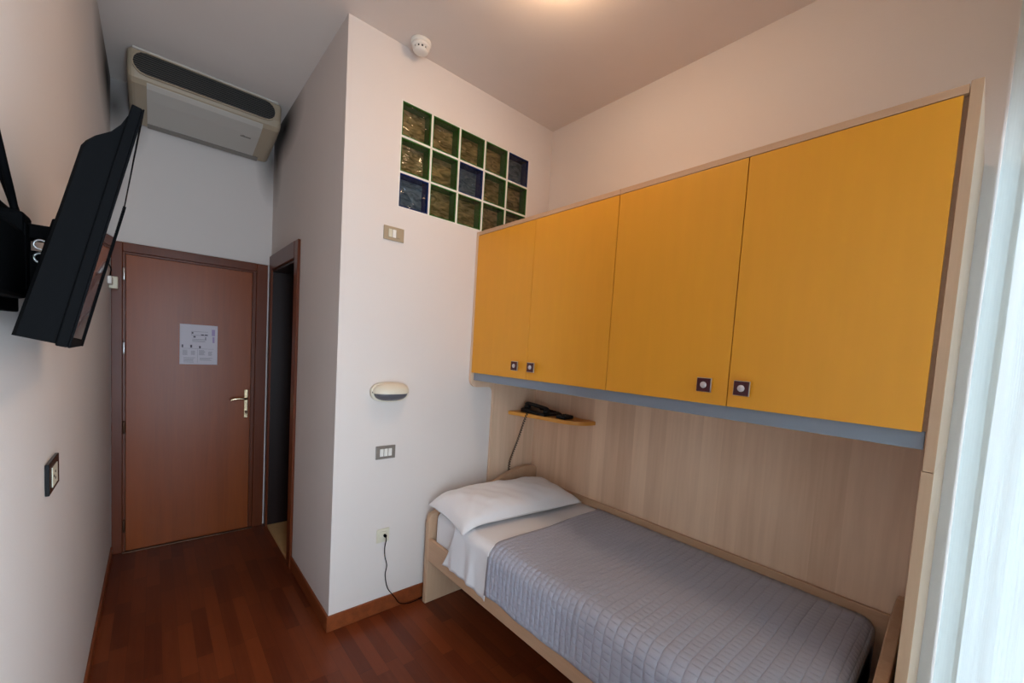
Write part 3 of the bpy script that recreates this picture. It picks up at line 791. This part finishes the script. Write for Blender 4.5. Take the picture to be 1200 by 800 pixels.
for i in range(14): bx(bm, 0.10+i*0.038, 0.128+i*0.038, 0.27, 0.31, -0.0580, -0.0545)
tvo('rear_vents', bm, M['gloss'])

bk = thing('television_bracket', 'black swivel wall bracket and cables holding the television', 'bracket', (0.03, 1.10, 1.75))
def tvb(name, bm, m, root):
    bmesh.ops.transform(bm, matrix=TV, verts=bm.verts); bmesh.ops.recalc_face_normals(bm, faces=bm.faces[:])
    return obj(name, bm, m, root)
tvb('mount_plate', B(0.18, 0.40, 0.10, 0.225, -0.075, -0.0595, 0.003), M['black'], bk)
bm = bmesh.new(); bx(bm, 0.001, 0.020, 1.10, 1.26, 1.66, 1.86, 0.003)
obj('wall_plate', bm, M['black'], bk)
bm = bmesh.new(); bx(bm, 0.012, 0.052, 1.125, 1.165, 1.70, 1.826, 0.004)
bx(bm, 0.040, 0.088, 1.150, 1.195, 1.800, 1.828, 0.004); bx(bm, 0.020, 0.100, 1.150, 1.24, 1.690, 1.778, 0.006)
obj('swivel_arm', bm, M['black'], bk)
for zz in (1.790, 1.765):
    bm = bmesh.new(); R4 = Matrix.Translation((0.066, 1.150, zz)) @ Matrix.Rotation(PI/2, 4, 'X')
    pts_ = [R4 @ Vector((0.009*math.cos(a), 0.009*math.sin(a), 0)) for a in [2*PI*i/24 for i in range(25)]]
    tube(bm, pts_, 0.0022, 6, 0); obj('screw_washer', bm, M['steel'], bk)
bm = bmesh.new(); bx(bm, 0.001, 0.050, 0.90, 1.165, 1.684, 1.812, 0.012, 3)
obj('cable_box', bm, M['black'], bk)
cb = thing('television_cable', 'thick black cable running down the left wall to the television bracket', 'cable', (0.03, 1.1, 2.0))
bm = bmesh.new(); tube(bm, [(0.012, 0.93, 2.45), (0.014, 0.98, 2.22), (0.022, 1.045, 2.03), (0.028, 1.105, 1.93), (0.030, 1.160, 1.870), (0.034, 1.160, 1.825), (0.036, 1.145, 1.80)], 0.0055, 10)
obj('cable_sheath', bm, M['black'], cb)
bm = bmesh.new(); tube(bm, [(0.020, 1.10, 1.93), (0.026, 1.19, 1.865), (0.036, 1.18, 1.82), (0.040, 1.13, 1.79)], 0.006, 8)
bx(bm, 0.012, 0.050, 1.12, 1.19, 1.80, 1.845, 0.008)
obj('cable_plug', bm, M['black'], cb)

# ------------------------------------------------------------------ air conditioner under the ceiling
ac = thing('air_conditioner', 'off-white ceiling air conditioner with dark grille above the entrance door', 'air conditioner', (0.51, 3.7, 3.1))
prof = [(D-0.002, H-0.003), (3.452, H-0.003), (3.438, 3.318), (3.432, 3.30), (3.436, 3.20), (3.450, 3.158), (3.480, 3.138), (3.60, 3.112), (3.80, 3.082), (3.935, 3.062), (3.965, 3.072), (D-0.002, 3.10)]
bm = bmesh.new(); prism(bm, prof, 'x', 0.100, 0.925, 0.034, 4)
for f in bm.faces: f.smooth = False
obj('housing', bm, M['acyel'], ac)
# white front cover wraps the underside between the end caps
o = 0.006
cov = [(3.446, 3.170), (3.462, 3.148), (3.492, 3.130), (3.60, 3.106), (3.80, 3.076), (3.880, 3.064)]
cin = [(3.884, 3.074), (3.80, 3.086), (3.60, 3.116), (3.496, 3.142), (3.470, 3.158), (3.456, 3.178)]
bm = bmesh.new(); prism(bm, cov+cin, 'x', 0.190, 0.812)
obj('front_cover', bm, M['acwhite'], ac)
bm = bmesh.new(); prism(bm, [(3.436, H-0.003), (3.420, 3.322), (3.422, 3.312), (3.45, 3.308), (3.6, 3.31), (3.6, H-0.003)], 'x', 0.125, 0.895, 0.002)
obj('top_rim', bm, M['acwhite'], ac)
def stadium(x0, x1, z0, z1, n=8):
    r_ = (z1-z0)/2; zc = (z0+z1)/2
    return [(x1-r_+r_*math.sin(PI*i/n), zc-r_*math.cos(PI*i/n)) for i in range(n+1)]+[(x0+r_-r_*math.sin(PI*i/n), zc+r_*math.cos(PI*i/n)) for i in range(n+1)]
bm = bmesh.new(); prism(bm, stadium(0.127, 0.880, 3.180, 3.306), 'y', 3.4275, 3.46); gr = obj('outlet_grille', bm, M['acdark'], ac)
def ring(bm, x0, x1, z0, z1, t, ya, yb):
    A_ = stadium(x0, x1, z0, z1); B2 = stadium(x0+t, x1-t, z0+t, z1-t); n_ = len(A_)
    va = [[bm.verts.new((x, y, z)) for x, z in P_] for P_ in (A_, B2) for y in (ya, yb)]
    for i in range(n_):
        j = (i+1) % n_
        for p_, q_ in ((0, 2), (2, 3), (3, 1), (1, 0)): bm.faces.new([va[p_][i], va[p_][j], va[q_][j], va[q_][i]])
    bmesh.ops.recalc_face_normals(bm, faces=bm.faces[:])
bm = bmesh.new(); ring(bm, 0.121, 0.886, 3.174, 3.312, 0.0065, 3.420, 3.436); obj('grille_rim', bm, M['acyel'], ac)
for k in range(10):
    z = 3.188+k*0.0122; hw = math.sqrt(max(0, 0.063**2-(z-3.243)**2))
    bm = bmesh.new(); bx(bm, 0.192-hw, 0.815+hw, 3.4225, 3.432, z-0.0014, z+0.0014)
    sub('slat', bm, M['acslat'], gr, ac)
bm = bmesh.new(); prism(bm, [(3.886, 3.0625), (3.935, 3.0535), (3.962, 3.062), (3.962, 3.078), (3.886, 3.078)], 'x', 0.190, 0.850, 0.002)
obj('intake_grille', bm, M['acgrey'], ac)
bm = bmesh.new(); prism(bm, [(3.640, 3.0985), (3.655, 3.0962), (3.655, 3.103), (3.640, 3.106)], 'x', 0.700, 0.765)
prism(bm, [(3.632, 3.1000), (3.637, 3.0992), (3.637, 3.106), (3.632, 3.107)], 'x', 0.712, 0.725)
obj('brand_mark', bm, M['acgrey'], ac)

# ------------------------------------------------------------------ smoke detector
sd = thing('smoke_detector', 'round white smoke detector on the ceiling above the glass blocks', 'smoke detector', (1.345, 2.150, H))
Mx = Matrix.Translation((1.345, 2.150, H-0.0005)) @ Matrix.Rotation(PI, 4, 'X')
bm = bmesh.new(); lathe(bm, [(0, 0), (0.056, 0), (0.056, 0.010), (0.052, 0.016), (0, 0.016)], 40, Mx); obj('mounting_base', bm, M['white'], sd)
bm = bmesh.new(); lathe(bm, [(0, 0.016), (0.050, 0.016), (0.050, 0.030), (0.043, 0.034), (0, 0.034)], 40, Mx); obj('detector_body', bm, M['white'], sd)
bm = bmesh.new(); lathe(bm, [(0, 0.034), (0.038, 0.034), (0.038, 0.046), (0, 0.046)], 40, Mx); obj('sensor_slots', bm, M['acdark'], sd)
bm = bmesh.new()
for k in range(12):
    a = 2*PI*k/12; Rm = Mx @ Matrix.Rotation(a, 4, 'Z'); b2 = bmesh.new(); bx(b2, 0.035, 0.0425, -0.0055, 0.0055, 0.033, 0.047); bmesh.ops.transform(b2, matrix=Rm, verts=b2.verts)
    me = bpy.data.meshes.new('t'); b2.to_mesh(me); bm.from_mesh(me); b2.free(); bpy.data.meshes.remove(me)
lathe(bm, [(0, 0.046), (0.042, 0.046), (0.038, 0.053), (0.02, 0.057), (0, 0.057)], 40, Mx)
obj('detector_cap', bm, M['white'], sd)

# ------------------------------------------------------------------ switch plates and sockets
def plate(name, label, cat, xc, zc, w, h, m, modules, ms):
    t_ = thing(name, label, cat, (xc, PY, zc))
    obj('cover_plate', B(xc-w/2, xc+w/2, PY-0.009, PY-0.0005, zc-h/2, zc+h/2, 0.003), m, t_)
    for (dx, ww, mm) in modules:
        bm = bmesh.new(); bx(bm, xc+dx-ww/2, xc+dx+ww/2, PY-0.0135, PY-0.0085, zc-0.0225, zc+0.0225, 0.0015)
        obj('rocker_switch', bm, mm, t_)
plate('light_switch', 'tan switch plate high on the wall under the glass blocks', 'switch', 1.273, 2.278, 0.124, 0.078, M['tan'], [(-0.024, 0.021, M['cream']), (0.0, 0.021, M['white']), (0.024, 0.021, M['tan'])], 0)
plate('light_switch', 'taupe three-switch plate below the wall lamp', 'switch', 1.278, 0.998, 0.122, 0.080, M['taupe'], [(-0.026, 0.021, M['white']), (0.0, 0.021, M['white']), (0.026, 0.021, M['white'])], 0)
bm = bmesh.new()
for dx in (-0.026,): bx(bm, 1.278+dx-0.005, 1.278+dx+0.005, PY-0.0142, PY-0.013, 0.985, 1.011)
# low socket with cable
so = thing('wall_socket', 'beige rounded wall socket with black cable above the baseboard', 'socket', (1.283, PY, 0.485))
obj('cover_plate', B(1.243, 1.323, PY-0.010, PY-0.0005, 0.443, 0.527, 0.0045, 3), M['cream'], so)
bm = bmesh.new(); lathe(bm, [(0, 0), (0.026, 0), (0.026, 0.003), (0.022, 0.0045), (0, 0.0045)], 32, Matrix.Translation((1.283, PY-0.0098, 0.487)) @ Matrix.Rotation(PI/2, 4, 'X'))
obj('socket_insert', bm, M['cream'], so)
pc = thing('power_cable', 'thin black plug and cable hanging from the beige socket to the floor', 'cable', (1.29, 2.2, 0.0))
bm = bmesh.new(); lathe(bm, [(0, 0), (0.009, 0), (0.009, 0.014), (0.006, 0.020), (0, 0.020)], 16, Matrix.Translation((1.290, PY-0.0145, 0.487)) @ Matrix.Rotation(PI/2, 4, 'X'))
obj('plug', bm, M['black'], pc)
bm = bmesh.new(); tube(bm, [(1.290, 2.214, 0.487), (1.292, 2.205, 0.468), (1.292, 2.222, 0.41), (1.300, 2.232, 0.35), (1.314, 2.230, 0.29), (1.306, 2.230, 0.23), (1.320, 2.222, 0.15), (1.352, 2.215, 0.098), (1.372, 2.214, 0.07), (1.40, 2.205, 0.03), (1.47, 2.207, 0.006), (1.56, 2.212, 0.005), (1.65, 2.210, 0.005)], 0.0028, 8)
obj('cord', bm, M['black'], pc)
# socket on the left wall
ls = thing('wall_outlet', 'black framed white outlet on the left wall below the television', 'outlet', (0, 1.72, 1.195))
obj('cover_plate', B(0.0005, 0.010, 1.642, 1.800, 1.152, 1.243, 0.002), M['gloss'], ls)
bm = bmesh.new(); bx(bm, 0.0095, 0.0115, 1.683, 1.762, 1.166, 1.224, 0.0005)
ri = obj('outlet_insert', bm, M['cream'], ls)
bm = bmesh.new()
for dy, dz in ((0.02, 0.0), (0.038, 0.010), (0.038, -0.010)): lathe(bm, [(0, 0), (0.004, 0), (0.004, 0.0012), (0, 0.0012)], 12, Matrix.Translation((0.0112, 1.683+dy, 1.195+dz)) @ Matrix.Rotation(PI/2, 4, 'Y'))
obj('pin_holes', bm, M['black'], ls)
# cream junction box by the door
jb = thing('junction_box', 'small cream junction box on the left wall beside the door frame', 'junction box', (0.0, 3.86, 1.95))
obj('box_body', B(0.0005, 0.044, 3.825, 3.885, 1.905, 1.985, 0.004), M['cream'], jb)
obj('box_conduit', B(0.0005, 0.022, 3.70, 3.824, 1.925, 1.975, 0.004), M['white'], jb)
bm = bmesh.new(); tube(bm, [(0.006, 3.84, 1.985), (0.012, 3.82, 2.03), (0.006, 3.72, 2.05), (0.005, 3.55, 2.02), (0.005, 3.40, 2.03)], 0.004, 6); obj('wire', bm, M['black'], jb)

# ------------------------------------------------------------------ wall lamp (oval bulkhead with hood)
wl = thing('wall_lamp', 'cream oval bulkhead wall lamp with dark lens above the switches', 'lamp', (1.285, PY, 1.362))
lx, lz = 1.285, 1.362; a_, b_ = 0.118, 0.058
def ell(bm, ax, bz, dep, y0, lo, hi, n1=14, n2=36, cut=None):
    """half ellipsoid bulging to -y; angles lo..hi around the y axis (0=+x, 90=+z)"""
    def fn(u, v):
        th = math.radians(lo+(hi-lo)*u); ph = v*PI/2
        r_ = math.cos(ph)**0.8 if v < 1 else 0
        return (lx+ax*math.copysign(abs(math.cos(th))**0.8, math.cos(th))*r_, y0-dep*math.sin(ph), lz+bz*math.copysign(abs(math.sin(th))**0.8, math.sin(th))*r_)
    grid(bm, fn, n2, n1)
bm = bmesh.new()
pts = [(lx+a_*math.copysign(abs(math.cos(t))**0.75, math.cos(t)), lz+b_*math.copysign(abs(math.sin(t))**0.75, math.sin(t))) for t in [2*PI*i/48 for i in range(48)]]
prism(bm, pts, 'y', PY-0.028, PY-0.0005, 0.003); obj('lamp_base', bm, M['lampcream'], wl)
bm = bmesh.new(); ell(bm, 0.103, 0.052, 0.058, PY-0.026, 0, 360, 14, 48); bmesh.ops.remove_doubles(bm, verts=bm.verts, dist=0.0004); obj('lamp_lens', bm, M['lens'], wl)
bm = bmesh.new(); ell(bm, 0.112, 0.062, 0.068, PY-0.024, 0, 180, 14, 36); bmesh.ops.remove_doubles(bm, verts=bm.verts, dist=0.0004)
bmesh.ops.recalc_face_normals(bm, faces=bm.faces[:]); bmesh.ops.solidify(bm, geom=bm.faces[:], thickness=0.004)
bmesh.ops.translate(bm, verts=bm.verts, vec=(0, 0, -0.006))
obj('lamp_hood', bm, M['lampcream'], wl)
for s in (-1, 1):
    bm = bmesh.new(); lathe(bm, [(0, 0), (0.005, 0), (0.004, 0.003), (0, 0.003)], 12, Matrix.Translation((lx+s*0.109, PY-0.0278, lz)) @ Matrix.Rotation(PI/2, 4, 'X'))
    obj('screw', bm, M['black'], wl)

# ------------------------------------------------------------------ ceiling lamp (just above the frame)
cl = thing('ceiling_lamp', 'round opal ceiling lamp glowing on the ceiling just above the frame', 'lamp', (1.50, 1.24, H))
Mx = Matrix.Translation((1.50, 1.24, H-0.0005)) @ Matrix.Rotation(PI, 4, 'X')
bm = bmesh.new(); lathe(bm, [(0, 0), (0.15, 0), (0.15, 0.016), (0, 0.016)], 40, Mx); obj('lamp_rim', bm, M['white'], cl)
bm = bmesh.new(); lathe(bm, [(0, 0.017), (0.138, 0.017), (0.142, 0.040), (0.128, 0.075), (0.08, 0.102), (0, 0.112)], 40, Mx); obj('lamp_globe', bm, M['glow'], cl)

# ------------------------------------------------------------------ daylight
wd = bpy.data.worlds.new('World'); SC.world = wd; wd.use_nodes = True
wt = wd.node_tree; wt.nodes.clear()
wo = wt.nodes.new('ShaderNodeOutputWorld'); bg = wt.nodes.new('ShaderNodeBackground')
bg.inputs[0].default_value = (0.72, 0.86, 1.0, 1); bg.inputs[1].default_value = 18.5
wt.links.new(bg.outputs[0], wo.inputs[0])
pd = bpy.data.lights.new('window_portal', 'AREA'); pd.shape = 'RECTANGLE'; pd.size = WX1-WX0; pd.size_y = WZ1-WZ0; pd.cycles.is_portal = True
po = bpy.data.objects.new('window_portal', pd); COL.objects.link(po); po.location = ((WX0+WX1)/2, YF-0.19, (WZ0+WZ1)/2); po.rotation_euler = (PI/2, 0, 0)   # -Z points to +Y

# ------------------------------------------------------------------ camera
rx, ry, rz = -0.0636, -0.0613, -0.7189
Rz = Matrix.Rotation(rz, 3, 'Z'); Rx = Matrix.Rotation(rx, 3, 'X')
Ry = Matrix(((math.cos(ry), 0, math.sin(ry)), (0, 1, 0), (-math.sin(ry), 0, math.cos(ry))))
R_ = Rz @ Rx @ Ry
cm = bpy.data.cameras.new('camera'); co = bpy.data.objects.new('camera', cm); COL.objects.link(co)
m4 = Matrix((( R_[0][0], R_[0][2], -R_[0][1], 0.2315), (R_[1][0], R_[1][2], -R_[1][1], -0.0586), (R_[2][0], R_[2][2], -R_[2][1], 1.640), (0, 0, 0, 1)))
co.matrix_world = m4
cm.sensor_fit = 'HORIZONTAL'; cm.sensor_width = 36; cm.lens = 36*480.24/1200
cm.shift_x = 0.0007; cm.shift_y = 43.09/1200; cm.clip_start = 0.02
SC.camera = co

for o in ROOTS:
    if '_org' in o: del o['_org']

SC.view_settings.view_transform = 'Standard'; SC.view_settings.look = 'None'
SC.view_settings.exposure = -0.06; SC.view_settings.gamma = 1.0; SC.view_settings.use_curve_mapping = False
